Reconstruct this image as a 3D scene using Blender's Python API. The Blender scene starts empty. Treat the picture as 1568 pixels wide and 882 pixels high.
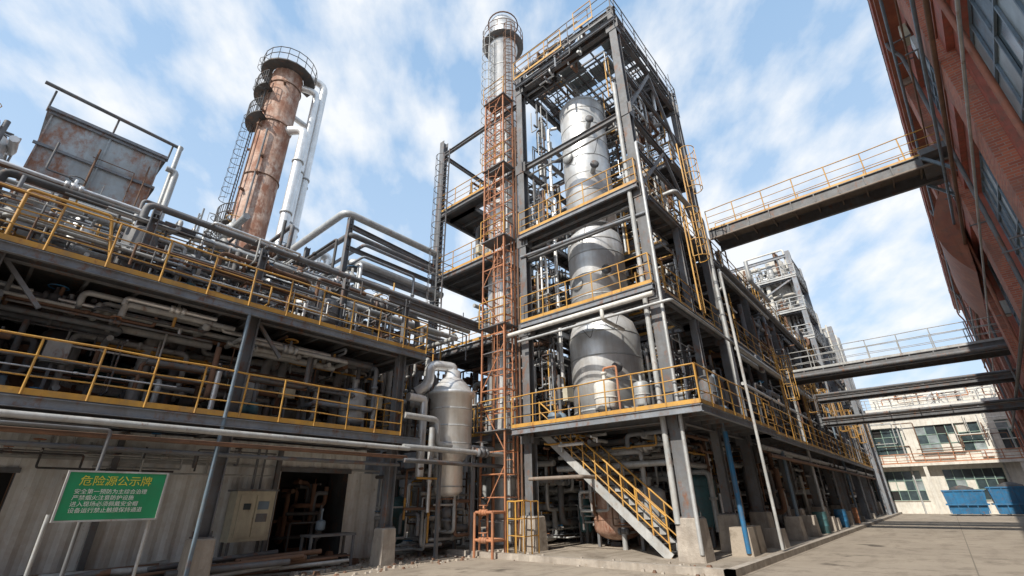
import bpy, math, random
from mathutils import Vector, Matrix
V=Vector
pi=math.pi
# ---------------------------------------------------------------- materials
def newmat(name):
    m=bpy.data.materials.new(name); m.use_nodes=True
    nt=m.node_tree; nt.nodes.clear()
    out=nt.nodes.new('ShaderNodeOutputMaterial'); b=nt.nodes.new('ShaderNodeBsdfPrincipled')
    nt.links.new(b.outputs[0],out.inputs[0])
    return m,nt,b
def noise(nt,vec,scale,detail=6,rough=.6):
    n=nt.nodes.new('ShaderNodeTexNoise'); n.inputs['Scale'].default_value=scale
    n.inputs['Detail'].default_value=detail; n.inputs['Roughness'].default_value=rough
    nt.links.new(vec,n.inputs['Vector']); return n.outputs['Fac']
def ramp(nt,fac,a,b,ca=(0,0,0,1),cb=(1,1,1,1)):
    r=nt.nodes.new('ShaderNodeValToRGB'); r.color_ramp.elements[0].position=a; r.color_ramp.elements[1].position=b
    r.color_ramp.elements[0].color=ca; r.color_ramp.elements[1].color=cb
    nt.links.new(fac,r.inputs[0]); return r.outputs[0]
def mix(nt,fac,c1,c2):
    m=nt.nodes.new('ShaderNodeMix'); m.data_type='RGBA'
    for s,c in ((0,fac),(6,c1),(7,c2)):
        if hasattr(c,'is_output'): nt.links.new(c,m.inputs[s])
        elif s==0: m.inputs[0].default_value=c
        else: m.inputs[s].default_value=(*c,1)
    return m.outputs[2]
def objvec(nt,scale=(1,1,1)):
    t=nt.nodes.new('ShaderNodeTexCoord'); mp=nt.nodes.new('ShaderNodeMapping'); mp.inputs['Scale'].default_value=scale
    nt.links.new(t.outputs['Object'],mp.inputs[0]); return mp.outputs[0]
def weathered(name,c1,c2,scale=1.2,rough=.6,metal=0.,rust=0.,rustc=(.13,.065,.04),bump=.15,streak=.5,grime=.45,rscale=3.4):
    m,nt,b=newmat(name)
    v=objvec(nt); vs=objvec(nt,(3,3,.35)); vr=objvec(nt,(1,1,.55))
    base=mix(nt,ramp(nt,noise(nt,v,scale),.35,.65),c1,c2)
    fac=None
    if streak>0:
        d=ramp(nt,noise(nt,vs,1.6,5),.45,.75)
        mm=nt.nodes.new('ShaderNodeMath'); mm.operation='MULTIPLY'; mm.inputs[1].default_value=streak
        nt.links.new(d,mm.inputs[0])
        base=mix(nt,mm.outputs[0],base,tuple(x*.45 for x in c1))
    if grime>0:
        d=ramp(nt,noise(nt,v,3.7,8,.7),.46,.68)
        mm=nt.nodes.new('ShaderNodeMath'); mm.operation='MULTIPLY'; mm.inputs[1].default_value=grime
        nt.links.new(d,mm.inputs[0])
        l=sum(c1)/3; base=mix(nt,mm.outputs[0],base,(l*.62,l*.52,l*.42))
    if rust>0:
        rf=ramp(nt,noise(nt,vr,rscale,10,.75),.64-rust*.3,.76-rust*.28)
        rc=mix(nt,noise(nt,v,14),rustc,tuple(x*2.0 for x in rustc))
        base=mix(nt,rf,base,rc); fac=rf
    nt.links.new(base,b.inputs['Base Color'])
    b.inputs['Roughness'].default_value=rough; b.inputs['Metallic'].default_value=metal
    if fac is not None and metal>0:
        mm=nt.nodes.new('ShaderNodeMapRange'); mm.inputs['To Min'].default_value=metal; mm.inputs['To Max'].default_value=0
        nt.links.new(fac,mm.inputs[0]); nt.links.new(mm.outputs[0],b.inputs['Metallic'])
    rr=nt.nodes.new('ShaderNodeMapRange'); rr.inputs['To Min'].default_value=max(.05,rough-.15); rr.inputs['To Max'].default_value=min(1,rough+.2)
    nt.links.new(noise(nt,v,5),rr.inputs[0]); nt.links.new(rr.outputs[0],b.inputs['Roughness'])
    if bump>0:
        bp=nt.nodes.new('ShaderNodeBump'); bp.inputs['Strength'].default_value=bump; bp.inputs['Distance'].default_value=.05
        nt.links.new(noise(nt,v,9,8),bp.inputs['Height']); nt.links.new(bp.outputs[0],b.inputs['Normal'])
    return m
OR=(.22,.09,.04)
STEEL=weathered('steel_paint',(.185,.195,.21),(.12,.125,.135),rust=.36,rough=.6)
EDGE=weathered('channel_paint',(.27,.30,.34),(.18,.20,.23),rust=.36,rough=.6)
DARK=weathered('dark_steel',(.095,.10,.105),(.06,.062,.066),rust=.35,rough=.7)
LIGHT=weathered('light_steel',(.52,.53,.53),(.36,.38,.385),rust=.24,rough=.5)
ALU=weathered('aluminium_cladding',(.86,.865,.87),(.70,.72,.73),scale=.9,rough=.36,metal=.5,rust=0,streak=.45,bump=.07,grime=.32)
ALU2=weathered('dull_galvanised',(.55,.57,.58),(.40,.42,.43),rough=.5,metal=.3,rust=.15,streak=.5)
RUST=weathered('rusty_shell',(.36,.17,.10),(.58,.47,.40),scale=.75,rough=.75,rust=.62,rustc=(.15,.065,.038),streak=.8,rscale=1.6)
RUSTPIPE=weathered('rust_pipe',(.23,.125,.08),(.15,.09,.06),rough=.85,rust=.2)
YEL=weathered('yellow_paint',(.66,.37,.075),(.52,.27,.055),rough=.5,rust=.24,rustc=OR,streak=.35,bump=.05)
RED=weathered('red_oxide_paint',(.56,.24,.115),(.40,.17,.09),rough=.65,rust=.25,streak=.35,bump=.05)
CONC=weathered('pedestal_concrete',(.50,.45,.39),(.35,.31,.27),scale=2,rough=.9,bump=.5,streak=.7,grime=.6)
WALLP=weathered('white_panel',(.82,.83,.82),(.70,.71,.69),scale=.8,rough=.6,rust=.12,streak=.6,grime=.4)
GREYBOX=weathered('grey_cladding',(.46,.52,.56),(.36,.40,.42),scale=.7,rough=.6,rust=.56,rustc=(.20,.095,.055),streak=.6,rscale=1.2)
BLUE=weathered('blue_paint',(.03,.20,.42),(.02,.14,.30),rough=.5,rust=.2)
BLUEG=weathered('blue_grey_paint',(.19,.27,.35),(.14,.20,.26),rough=.5,rust=.25)
GREEN=weathered('green_sign_paint',(.02,.34,.15),(.02,.28,.12),rough=.4,streak=.2,bump=0,grime=.15)
WHITE=weathered('white_paint',(.80,.80,.77),(.66,.66,.62),rough=.6,streak=.4)
CREAM=weathered('cream_plaster',(.78,.76,.70),(.66,.64,.58),rough=.85,streak=.5,scale=.5,grime=.4)
PALE=weathered('pale_equipment',(.62,.60,.55),(.48,.46,.42),rough=.7,rust=.25)
BEIGE=weathered('beige_cabinet',(.58,.55,.43),(.47,.44,.34),rough=.5,rust=.15)
REDWALL=weathered('red_wall_paint',(.50,.15,.11),(.36,.11,.08),scale=.6,rough=.75,streak=.75,bump=.4,grime=.7)
BROWN=weathered('brown_sheet',(.40,.15,.085),(.28,.10,.065),rough=.6,rust=.2)
TEAL=weathered('teal_machine',(.07,.19,.21),(.05,.13,.15),rough=.5,rust=.25)
YTXT=weathered('sign_yellow',(.75,.7,.1),(.65,.6,.08),streak=0,bump=0,grime=0)
WTXT=weathered('sign_white',(.8,.85,.8),(.7,.75,.7),streak=0,bump=0,grime=0)
PLANK=weathered('walkway_underside',(.30,.25,.21),(.22,.18,.15),rust=.3,rough=.8)
def glassmat(name,c,r=.15):
    m,nt,b=newmat(name); v=objvec(nt)
    nt.links.new(mix(nt,ramp(nt,noise(nt,v,1.3),.35,.65),c,tuple(x*.5 for x in c)),b.inputs['Base Color'])
    b.inputs['Roughness'].default_value=r; b.inputs['Metallic'].default_value=.0
    b.inputs['Specular IOR Level'].default_value=.8
    return m
GLASS=glassmat('window_glass',(.06,.09,.10)); GLASS2=glassmat('dusty_glass',(.34,.40,.42),.35)
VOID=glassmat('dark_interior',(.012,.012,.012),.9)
BRICK,nt,b=newmat('red_brick')
t=nt.nodes.new('ShaderNodeTexCoord'); sp=nt.nodes.new('ShaderNodeSeparateXYZ'); cb=nt.nodes.new('ShaderNodeCombineXYZ')
nt.links.new(t.outputs['Object'],sp.inputs[0])
ad=nt.nodes.new('ShaderNodeMath'); ad.operation='ADD'
nt.links.new(sp.outputs[0],ad.inputs[0]); nt.links.new(sp.outputs[1],ad.inputs[1])
nt.links.new(ad.outputs[0],cb.inputs[0]); nt.links.new(sp.outputs[2],cb.inputs[1])
br=nt.nodes.new('ShaderNodeTexBrick'); br.inputs['Scale'].default_value=1
br.inputs['Brick Width'].default_value=.25; br.inputs['Row Height'].default_value=.075; br.inputs['Mortar Size'].default_value=.008
br.inputs['Color1'].default_value=(.50,.17,.10,1); br.inputs['Color2'].default_value=(.34,.105,.07,1); br.inputs['Mortar'].default_value=(.34,.27,.23,1)
nt.links.new(cb.outputs[0],br.inputs['Vector'])
v=objvec(nt)
nt.links.new(mix(nt,ramp(nt,noise(nt,v,.9,9,.7),.48,.62),br.outputs[0],(.26,.14,.11)),b.inputs['Base Color']); b.inputs['Roughness'].default_value=.9
bp=nt.nodes.new('ShaderNodeBump'); bp.inputs['Strength'].default_value=.5; bp.inputs['Distance'].default_value=.01
nt.links.new(br.outputs[1],bp.inputs['Height']); bp.invert=True; nt.links.new(bp.outputs[0],b.inputs['Normal'])
def groundmat(name,c1,c2,c3,joint=True):
    m,nt,b=newmat(name); v=objvec(nt); vw=objvec(nt,(.35,1.6,1))
    c=mix(nt,ramp(nt,noise(nt,v,.25,8),.35,.65),c1,c2)
    c=mix(nt,ramp(nt,noise(nt,v,1.1,10,.75),.50,.66),c,c3)
    c=mix(nt,ramp(nt,noise(nt,vw,.8,8,.7),.52,.72),c,tuple(x*1.1 for x in c3))
    c=mix(nt,ramp(nt,noise(nt,v,25,4),.55,.8),c,tuple(x*.75 for x in c1))
    c=mix(nt,ramp(nt,noise(nt,v,.55,5,.5),.64,.72),c,tuple(x*.45 for x in c3))
    if joint:
        br=nt.nodes.new('ShaderNodeTexBrick'); br.offset=0; br.inputs['Scale'].default_value=1; br.inputs['Brick Width'].default_value=5; br.inputs['Row Height'].default_value=4
        br.inputs['Mortar Size'].default_value=.015; nt.links.new(v,br.inputs['Vector'])
        c=mix(nt,br.outputs[1],c,tuple(x*.5 for x in c1))
    nt.links.new(c,b.inputs['Base Color']); b.inputs['Roughness'].default_value=.92
    bp=nt.nodes.new('ShaderNodeBump'); bp.inputs['Strength'].default_value=.5; bp.inputs['Distance'].default_value=.04
    nt.links.new(noise(nt,v,10,10,.7),bp.inputs['Height']); nt.links.new(bp.outputs[0],b.inputs['Normal'])
    return m
GROUND=groundmat('yard_concrete',(.39,.335,.27),(.31,.265,.215),(.21,.175,.14))
SLAB=groundmat('slab_concrete',(.42,.365,.30),(.30,.26,.215),(.16,.13,.10))
# ---------------------------------------------------------------- mesh builder
class B:
    def __init__(s,name): s.name=name; s.v=[]; s.f=[]; s.m=[]; s.sm=[]; s.mats=[]
    def mi(s,mat):
        if mat not in s.mats: s.mats.append(mat)
        return s.mats.index(mat)
    def add(s,vs,fs,mat,smooth=False):
        o=len(s.v); s.v+= [tuple(x) for x in vs]; k=s.mi(mat)
        for f in fs: s.f.append(tuple(i+o for i in f)); s.m.append(k); s.sm.append(smooth)
    HX=[(0,3,2,1),(4,5,6,7),(0,1,5,4),(1,2,6,5),(2,3,7,6),(3,0,4,7)]
    def box(s,x0,x1,y0,y1,z0,z1,mat):
        s.add([(x0,y0,z0),(x1,y0,z0),(x1,y1,z0),(x0,y1,z0),(x0,y0,z1),(x1,y0,z1),(x1,y1,z1),(x0,y1,z1)],s.HX,mat)
    def lbox(s,fr,s0,s1,d0,d1,z0,z1,mat):
        o,u,n=fr
        P=lambda a,d,z:(o+u*a+n*d+V((0,0,z)))
        s.add([P(s0,d0,z0),P(s1,d0,z0),P(s1,d1,z0),P(s0,d1,z0),P(s0,d0,z1),P(s1,d0,z1),P(s1,d1,z1),P(s0,d1,z1)],s.HX,mat)
    def frus(s,x,y,z0,z1,a,b,mat):
        s.add([(x-a,y-a,z0),(x+a,y-a,z0),(x+a,y+a,z0),(x-a,y+a,z0),(x-b,y-b,z1),(x+b,y-b,z1),(x+b,y+b,z1),(x-b,y+b,z1)],s.HX,mat)
    def bar(s,p0,p1,w,h,mat,off=(0,0)):
        p0=V(p0);p1=V(p1); d=(p1-p0)
        if d.length<1e-6: return
        d.normalize(); up=V((0,0,1)) if abs(d.z)<.95 else V((1,0,0))
        sd=d.cross(up).normalized(); u=sd.cross(d)
        vs=[]
        for p in (p0,p1):
            for a,b_ in ((-1,-1),(1,-1),(1,1),(-1,1)):
                vs.append(p+sd*(off[0]+a*w/2)+u*(off[1]+b_*h/2))
        s.add(vs,s.HX,mat)
    def ib(s,p0,p1,w,h,mat,t=.03):
        s.bar(p0,p1,w,t,mat,(0,h/2-t/2)); s.bar(p0,p1,w,t,mat,(0,-h/2+t/2)); s.bar(p0,p1,t*.7,h-2*t,mat)
    def tube(s,pts,r,mat,n=8,fil=None,cap=True):
        pts=[V(p) for p in pts]
        if fil is None: fil=r*2.2
        path=[pts[0]]
        for i in range(1,len(pts)-1):
            a,b_,c=pts[i-1],pts[i],pts[i+1]
            d1=(a-b_);d2=(c-b_); l=min(fil,d1.length*.45,d2.length*.45)
            if d1.length<1e-5 or d2.length<1e-5: continue
            d1.normalize();d2.normalize()
            if d1.dot(d2)<-.98 or l<1e-3: path.append(b_); continue
            q0=b_+d1*l;q1=b_+d2*l
            for k in range(5):
                t=k/4; path.append(q0*(1-t)**2+b_*2*t*(1-t)+q1*t*t)
        path.append(pts[-1])
        d=(path[1]-path[0]).normalized()
        u=d.orthogonal().normalized(); vs=[];fs=[]
        for i,p in enumerate(path):
            if 0<i<len(path)-1: dd=((path[i]-path[i-1]).normalized()+(path[i+1]-path[i]).normalized())
            elif i==0: dd=path[1]-path[0]
            else: dd=path[-1]-path[-2]
            if dd.length<1e-6: dd=d
            dd.normalize(); u=(u-dd*u.dot(dd)); 
            if u.length<1e-5: u=dd.orthogonal()
            u.normalize(); w=dd.cross(u)
            for k in range(n):
                a=2*pi*k/n; vs.append(p+u*math.cos(a)*r+w*math.sin(a)*r)
        for i in range(len(path)-1):
            for k in range(n):
                k2=(k+1)%n; fs.append((i*n+k,i*n+k2,(i+1)*n+k2,(i+1)*n+k))
        s.add(vs,fs,mat,True)
        if cap: s.add(vs[:n][::-1]+vs[-n:],[tuple(range(n)),tuple(range(n,2*n))],mat)
    def lathe(s,p,prof,mat,n=32,axis=(0,0,1)):
        p=V(p);ax=V(axis).normalized();u=ax.orthogonal().normalized();w=ax.cross(u);vs=[];fs=[]
        for r,z in prof:
            for k in range(n):
                a=2*pi*k/n; vs.append(p+ax*z+(u*math.cos(a)+w*math.sin(a))*max(r,.001))
        for i in range(len(prof)-1):
            for k in range(n):
                k2=(k+1)%n; fs.append((i*n+k,i*n+k2,(i+1)*n+k2,(i+1)*n+k))
        s.add(vs,fs,mat,True)
    def ring(s,c,R,r,mat,axis=(0,0,1),n=14,a0=0,a1=2*pi,m=4):
        ax=V(axis).normalized();u=V((1,0,0)) if abs(ax.z)>.9 else ax.orthogonal().normalized();w=ax.cross(u);c=V(c)
        s.tube([c+(u*math.cos(a0+(a1-a0)*k/n)+w*math.sin(a0+(a1-a0)*k/n))*R for k in range(n+1)],r,mat,m,0,False)
    def flange(s,p,axis,r,mat):
        s.lathe(p,[(0,-.04),(r*1.55,-.04),(r*1.55,.04),(0,.04)],mat,10,axis)
    def valve(s,p,r,mat,wm,ax=(1,0,0)):
        p=V(p); s.flange(p-V(ax)*r*2,ax,r,mat); s.flange(p+V(ax)*r*2,ax,r,mat)
        s.lathe(p,[(0,-r*1.6),(r*1.5,-r),(r*1.5,r),(r*.6,r*1.4),(r*.4,r*3.5),(0,r*3.5)],mat,8)
        s.ring(p+V((0,0,r*3.5)),r*1.8+.04,.014,wm,n=10)
    def rail(s,pts,mat,h=1.1,sp=1.15,toe=True,r=.024):
        pts=[V(p) for p in pts]; R=random.Random(int(pts[0].x*7+pts[0].z*13))
        for a,b_ in zip(pts[:-1],pts[1:]):
            L=(b_-a).length; n=max(1,round(L/sp))
            for z,rr in ((h,r),(h*.66,r*.7),(h*.33,r*.7)):
                pp=[a.lerp(b_,i/n)+V((R.uniform(-.01,.01),R.uniform(-.01,.01),z+R.uniform(-.018,.018))) for i in range(n+1)]
                s.tube(pp,rr,mat,5,0,False)
            for i in range(n+1):
                p=a.lerp(b_,i/n); s.tube([p,p+V((R.uniform(-.02,.02),R.uniform(-.02,.02),h))],r,mat,5,0,False)
            if toe: s.bar(a+V((0,0,.06)),b_+V((0,0,.06)),.008,.12,mat)
    def deck(s,x0,x1,y0,y1,z,mat,edge=None,jd=.9,joist='y',h=.2):
        edge=edge or mat
        if edge is STEEL: edge=EDGE
        s.box(x0,x1,y0,y1,z-.03,z,mat)
        for a,b_ in (((x0,y0),(x1,y0)),((x0,y1),(x1,y1)),((x0,y0),(x0,y1)),((x1,y0),(x1,y1))):
            s.ib((a[0],a[1],z-.035-h/2),(b_[0],b_[1],z-.035-h/2),.1,h,edge,.015)
        if joist=='y':
            n=max(1,int((x1-x0)/jd))
            for i in range(1,n): 
                x=x0+(x1-x0)*i/n; s.bar((x,y0,z-.11),(x,y1,z-.11),.06,.15,STEEL)
        else:
            n=max(1,int((y1-y0)/jd))
            for i in range(1,n):
                y=y0+(y1-y0)*i/n; s.bar((x0,y,z-.11),(x1,y,z-.11),.06,.15,STEEL)
    def grate(s,x0,x1,y0,y1,z,mat,sp=.16):
        n=int((y1-y0)/sp)
        for i in range(n+1): s.bar((x0,y0+i*sp,z),(x1,y0+i*sp,z),.05,.03,mat)
        n=int((x1-x0)/1.1)
        for i in range(n+1): s.bar((x0+i*(x1-x0)/max(n,1),y0,z-.06),(x0+i*(x1-x0)/max(n,1),y1,z-.06),.06,.1,mat)
    def ladder(s,x,y,z0,z1,mat,ang=pi,cage=True,w=.45):
        c,si=math.cos(ang),math.sin(ang); o=V((c,si,0)); t=V((-si,c,0)); P=V((x,y,0))
        for k in (-1,1): s.bar(P+t*w/2*k+V((0,0,z0)),P+t*w/2*k+V((0,0,z1+1)),.05,.05,mat)
        z=z0+.2
        while z<z1+.9: s.bar(P-t*w/2+V((0,0,z)),P+t*w/2+V((0,0,z)),.022,.022,mat); z+=.3
        if cage:
            z=z0+2.2; R=.38
            hs=[]
            while z<z1+1: hs.append(z); z+=.75
            an=[-1.9+3.8*k/8 for k in range(9)]
            for z in hs: s.tube([P+o*(.28+math.cos(a)*R)+t*math.sin(a)*R+V((0,0,z)) for a in an],.02,mat,4,0,False)
            if len(hs)>1:
                for a in an[::2]:
                    q=P+o*(.28+math.cos(a)*R)+t*math.sin(a)*R; s.bar(q+V((0,0,hs[0])),q+V((0,0,hs[-1])),.03,.012,mat)
    def vessel(s,x,y,z0,z1,r,mat,legs=0,bands=True,n=28,lm=None):
        h=r*.45; pr=[(0,z0-h)]
        for k in range(1,6): a=pi/2*k/5; pr.append((r*math.sin(a),z0-h*math.cos(a)))
        for k in range(5,-1,-1): a=pi/2*k/5; pr.append((r*math.sin(a),z1+h*math.cos(a)))
        s.lathe((x,y,0),pr,mat,n)
        if bands:
            z=z0+.3
            while z<z1: s.lathe((x,y,z),[(r,-.03),(r+.015,-.025),(r+.015,.025),(r,.03)],mat,n); z+=.9
        if legs:
            for k in range(4):
                a=pi/4+k*pi/2; px,py=x+r*.85*math.cos(a),y+r*.85*math.sin(a)
                s.bar((px,py,legs),(px,py,z0+.3),.1,.1,lm or STEEL)
        s.tube([(x,y,z1+h-.05),(x,y,z1+h+.25)],r*.18,mat,10); s.flange((x,y,z1+h+.25),(0,0,1),r*.18,mat)
    def hvessel(s,p,L,r,mat,axis=(1,0,0)):
        h=r*.45; pr=[]
        for k in range(0,6): a=pi/2*k/5; pr.append((r*math.sin(a),-h*math.cos(a)))
        for k in range(5,-1,-1): a=pi/2*k/5; pr.append((r*math.sin(a),L+h*math.cos(a)))
        s.lathe(p,pr,mat,22,axis)
        p=V(p);ax=V(axis)
        for q in (.2,.8):
            c=p+ax*L*q; s.bar(c-V((0,0,r*.3)),c-V((0,0,r+.35)),.2 if ax.x else r*1.4,r*1.4 if ax.x else .2,STEEL)
        s.tube([p+ax*L*.5+V((0,0,r*.9)),p+ax*L*.5+V((0,0,r+.5))],r*.2,mat,8)
    def clutter(s,x0,x1,y0,y1,z0,z1,n,seed,rs=(.03,.1),mats=None):
        R=random.Random(seed); mats=mats or [STEEL,ALU2,LIGHT,RUSTPIPE,LIGHT,ALU,DARK,ALU2,STEEL,RUSTPIPE,EDGE,YEL]
        lo=(x0,y0,z0);hi=(x1,y1,z1)
        for i in range(n):
            p=[R.uniform(lo[k],hi[k]) for k in range(3)]; pts=[tuple(p)]; la=-1
            r=R.choice([rs[0],rs[0]*1.4,(rs[0]+rs[1])/2,rs[1]]); m=R.choice(mats)
            if m is YEL: r=min(r,.035)
            for j in range(R.randint(1,5)):
                ax=R.choice([a for a in (0,1,2,2) if a!=la]); la=ax
                span=(hi[ax]-lo[ax]); d=R.uniform(.2,.6)*min(span,7)*R.choice((-1,1)); q=p[ax]+d
                if q<lo[ax] or q>hi[ax]: q=p[ax]-d
                q=min(max(q,lo[ax]),hi[ax])
                if abs(q-p[ax])<r*3: continue
                p[ax]=q; pts.append(tuple(p))
            if len(pts)<2: continue
            s.tube(pts,r,m,8)
            for a,b_ in zip(pts[:-1],pts[1:]):
                d=V(b_)-V(a)
                if d.length>1.2 and R.random()<.5:
                    q=V(a).lerp(V(b_),R.uniform(.35,.65)); dd=d.normalized()
                    if R.random()<.45 and abs(dd.z)<.5: s.valve(q,r*1.1,m,R.choice([RED,DARK,YEL,BLUE]),dd)
                    else: s.flange(q,dd,r,m)
    def instruments(s,x0,x1,y0,y1,z,n,seed):
        R=random.Random(seed)
        for i in range(n):
            x=R.uniform(x0,x1);y=R.uniform(y0,y1);k=R.random()
            if k<.35:
                r=R.uniform(.2,.42);h=R.uniform(.6,1.5); s.vessel(x,y,z+.45,z+.45+h,r,R.choice([ALU,ALU2,LIGHT,TEAL,STEEL,ALU2]),legs=z,n=18)
            elif k<.6:
                m=R.choice([TEAL,STEEL,BLUEG,LIGHT]); s.box(x-.35,x+.35,y-.2,y+.2,z,z+.12,STEEL)
                s.lathe((x-.3,y,z+.34),[(0,0),(.18,0),(.2,.03),(.2,.38),(.12,.42),(.12,.5),(.25,.52),(.25,.68),(0,.7)],m,14,(1,0,0))
                s.tube([(x+.3,y,z+.5),(x+.3,y,z+1.2+R.random())],.06,STEEL)
            elif k<.8:
                h=R.uniform(.9,2); s.tube([(x,y,z),(x,y,z+h),(x+R.choice((-.7,.7)),y,z+h)],R.uniform(.04,.1),R.choice([STEEL,LIGHT,ALU2])); s.valve((x,y,z+h*.5),.07,STEEL,RED,(0,1,0))
            else:
                s.bar((x,y,z),(x,y,z+1.2),.06,.06,STEEL); s.box(x-.2,x+.2,y-.1,y+.1,z+.9,z+1.4,R.choice([BEIGE,LIGHT,STEEL]))
    def pedestal(s,x,y,h=1.15,a=.38,b=.32):
        c=.04
        def lp(q,z): return [(x-q+c,y-q,z),(x+q-c,y-q,z),(x+q,y-q+c,z),(x+q,y+q-c,z),(x+q-c,y+q,z),(x-q+c,y+q,z),(x-q,y+q-c,z),(x-q,y-q+c,z)]
        vs=lp(a,0)+lp(b,h-.03)+lp(b-.03,h); fs=[]
        for l in (0,8):
            for k in range(8): fs.append((l+k,l+(k+1)%8,l+8+(k+1)%8,l+8+k))
        fs.append(tuple(range(16,24))); s.add(vs,fs,CONC)
        w=min(.27,b-.05); s.box(x-w,x+w,y-w,y+w,h,h+.03,STEEL)
        for i in (-1,1):
            for j in (-1,1): s.tube([(x+(w-.05)*i,y+(w-.05)*j,h),(x+(w-.05)*i,y+(w-.05)*j,h+.14)],.018,DARK,6)
    def col(s,x,y,z0,z1,mat,w=.32):
        t=.025
        s.box(x-w/2,x-w/2+t,y-w/2,y+w/2,z0,z1,mat); s.box(x+w/2-t,x+w/2,y-w/2,y+w/2,z0,z1,mat)
        s.box(x-w/2+t,x+w/2-t,y-t/2,y+t/2,z0,z1,mat)
    def frame(s,xs,ys,levels,top,mat,w=.32,bh=.3,ped=True,pa=(1.15,.38,.32)):
        for x in xs:
            for y in ys:
                if ped: s.pedestal(x,y,*pa)
                s.col(x,y,pa[0]+.03 if ped else 0,top,mat,w)
        for z in levels:
            zb=z-.04-bh/2
            for x in xs:
                for a,b_ in zip(ys[:-1],ys[1:]): s.ib((x,a+w/2,zb),(x,b_-w/2,zb),.16,bh,mat,.02)
            for y in ys:
                for a,b_ in zip(xs[:-1],xs[1:]): s.ib((a+w/2,y,zb),(b_-w/2,y,zb),.16,bh,mat,.02)
    def gusset(s,x,y,z,mat,w=.3):
        s.box(x-w,x+w,y-.18,y-.165,z-w,z+w*.8,mat); s.box(x-.2,x-.185,y-w,y+w,z-w,z+w*.8,mat)
    def text(s,body,origin,size,mat,ang=0):
        try:
            c=bpy.data.curves.new('t','FONT'); c.body=body; c.size=size; c.extrude=.003; c.resolution_u=2
            o=bpy.data.objects.new('t',c); bpy.context.scene.collection.objects.link(o); bpy.context.view_layer.update()
            me=bpy.data.meshes.new_from_object(o.evaluated_get(bpy.context.evaluated_depsgraph_get()))
            M=Matrix.Translation(origin)@Matrix.Rotation(ang,4,'Z')@Matrix.Rotation(pi/2,4,'X')
            s.add([M@v.co for v in me.vertices],[tuple(p.vertices) for p in me.polygons],mat)
            bpy.data.objects.remove(o); 
        except Exception as e: print('text',e)
    def facade(s,fr,W,H,rows,mat,th,gm,fm,mul=(3,3),z0=0,rec=.15,W0=0,sill=CONC,odd=(GLASS,VOID)):
        zc=z0; R=random.Random(3)
        for (a,b_,ops) in rows:
            if a>zc: s.lbox(fr,W0,W,0,th,zc,a,mat)
            sc=W0
            for (l,r) in ops:
                if l>sc: s.lbox(fr,sc,l,0,th,a,b_,mat)
                for i in range(mul[0]):
                    for j in range(mul[1]):
                        q0=l+(r-l)*i/mul[0]; q1=l+(r-l)*(i+1)/mul[0]; w0=a+(b_-a)*j/mul[1]; w1=a+(b_-a)*(j+1)/mul[1]
                        gg=R.choice([gm]*6+list(odd)); dd=R.uniform(0,.012)
                        s.lbox(fr,q0,q1,rec+dd,rec+.03+dd,w0,w1,gg)
                for k in range(mul[0]+1):
                    q=l+(r-l)*k/mul[0]; s.lbox(fr,max(l,q-.03),min(r,q+.03),rec-.05,rec-.002,a,b_,fm)
                for k in range(mul[1]+1):
                    q=a+(b_-a)*k/mul[1]; s.lbox(fr,l,r,rec-.055,rec-.003,max(a,q-.03),min(b_,q+.03),fm)
                s.lbox(fr,l-.08,r+.08,-.06,.03,a-.08,a-.001,sill)
                sc=r
            if sc<W: s.lbox(fr,sc,W,0,th,a,b_,mat)
            zc=b_
        if zc<H: s.lbox(fr,W0,W,0,th,zc,H,mat)
    def corr(s,x0,x1,y,z0,z1,mat,p=.2,d=.04):
        vs=[];fs=[];n=int((x1-x0)/(p/2)); 
        for i in range(n+1):
            x=x0+(x1-x0)*i/n
            yy=y+(d if i%4 in (1,2) else 0)
            vs+= [(x,yy,z0),(x,yy,z1)]
            if i: fs.append((2*i-2,2*i,2*i+1,2*i-1))
        s.add(vs,fs,mat)
    def done(s):
        me=bpy.data.meshes.new(s.name); me.from_pydata(s.v,[],s.f)
        for m in s.mats: me.materials.append(m)
        me.polygons.foreach_set('material_index',s.m); me.polygons.foreach_set('use_smooth',s.sm); me.update()
        o=bpy.data.objects.new(s.name,me); bpy.context.scene.collection.objects.link(o); return o

# ================================================================ SCENE
g=B('ground'); g.add([(-400,-400,0),(500,-400,0),(500,500,0),(-400,500,0)],[(0,1,2,3)],GROUND); g.done()
g=B('concrete_plinth')
g.box(12.4,78,4.3,24,0,.12,SLAB); g.box(12.2,12.4,4.1,13.5,0,.16,CONC); g.box(12.2,78,4.1,4.3,0,.16,CONC)
g.done()

# ---------------------------------------------------------------- main tower
t=B('process_tower')
t.frame([13.8,20.5],[5.5,11,17],[4.0,8.1,12.2,16.2],21.3,STEEL,.34,.26)
for x in (13.8,20.5):
    t.ib((x,5.3,21.2),(x,11.2,21.2),.2,.3,STEEL); t.ib((x,5.3,22.3),(x,11.2,22.3),.16,.2,STEEL)
    t.ib((x,11.2,20.3),(x,17,20.3),.16,.22,STEEL)
for y in (5.5,11):
    t.ib((13.6,y,21.2),(20.7,y,21.2),.2,.3,STEEL); t.ib((13.6,y,22.3),(20.7,y,22.3),.16,.2,STEEL)
    for x in (13.8,20.5): t.col(x,y,21.3,22.4,STEEL,.3)
t.ib((13.8,17,20.3),(20.5,17,20.3),.16,.22,STEEL)
t.pedestal(17.1,5.5); t.col(17.1,5.5,1.2,12,STEEL,.26)
for z in (3.8,7.9,12.0,16.0,21.1):
    for x in (13.8,20.5):
        for y in (5.5,11): t.gusset(x,y,z,STEEL)
t.deck(13.0,20.9,4.4,11.2,4.0,DARK,STEEL)
t.deck(13.7,20.6,11.2,17.1,4.0,DARK,STEEL)
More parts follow.
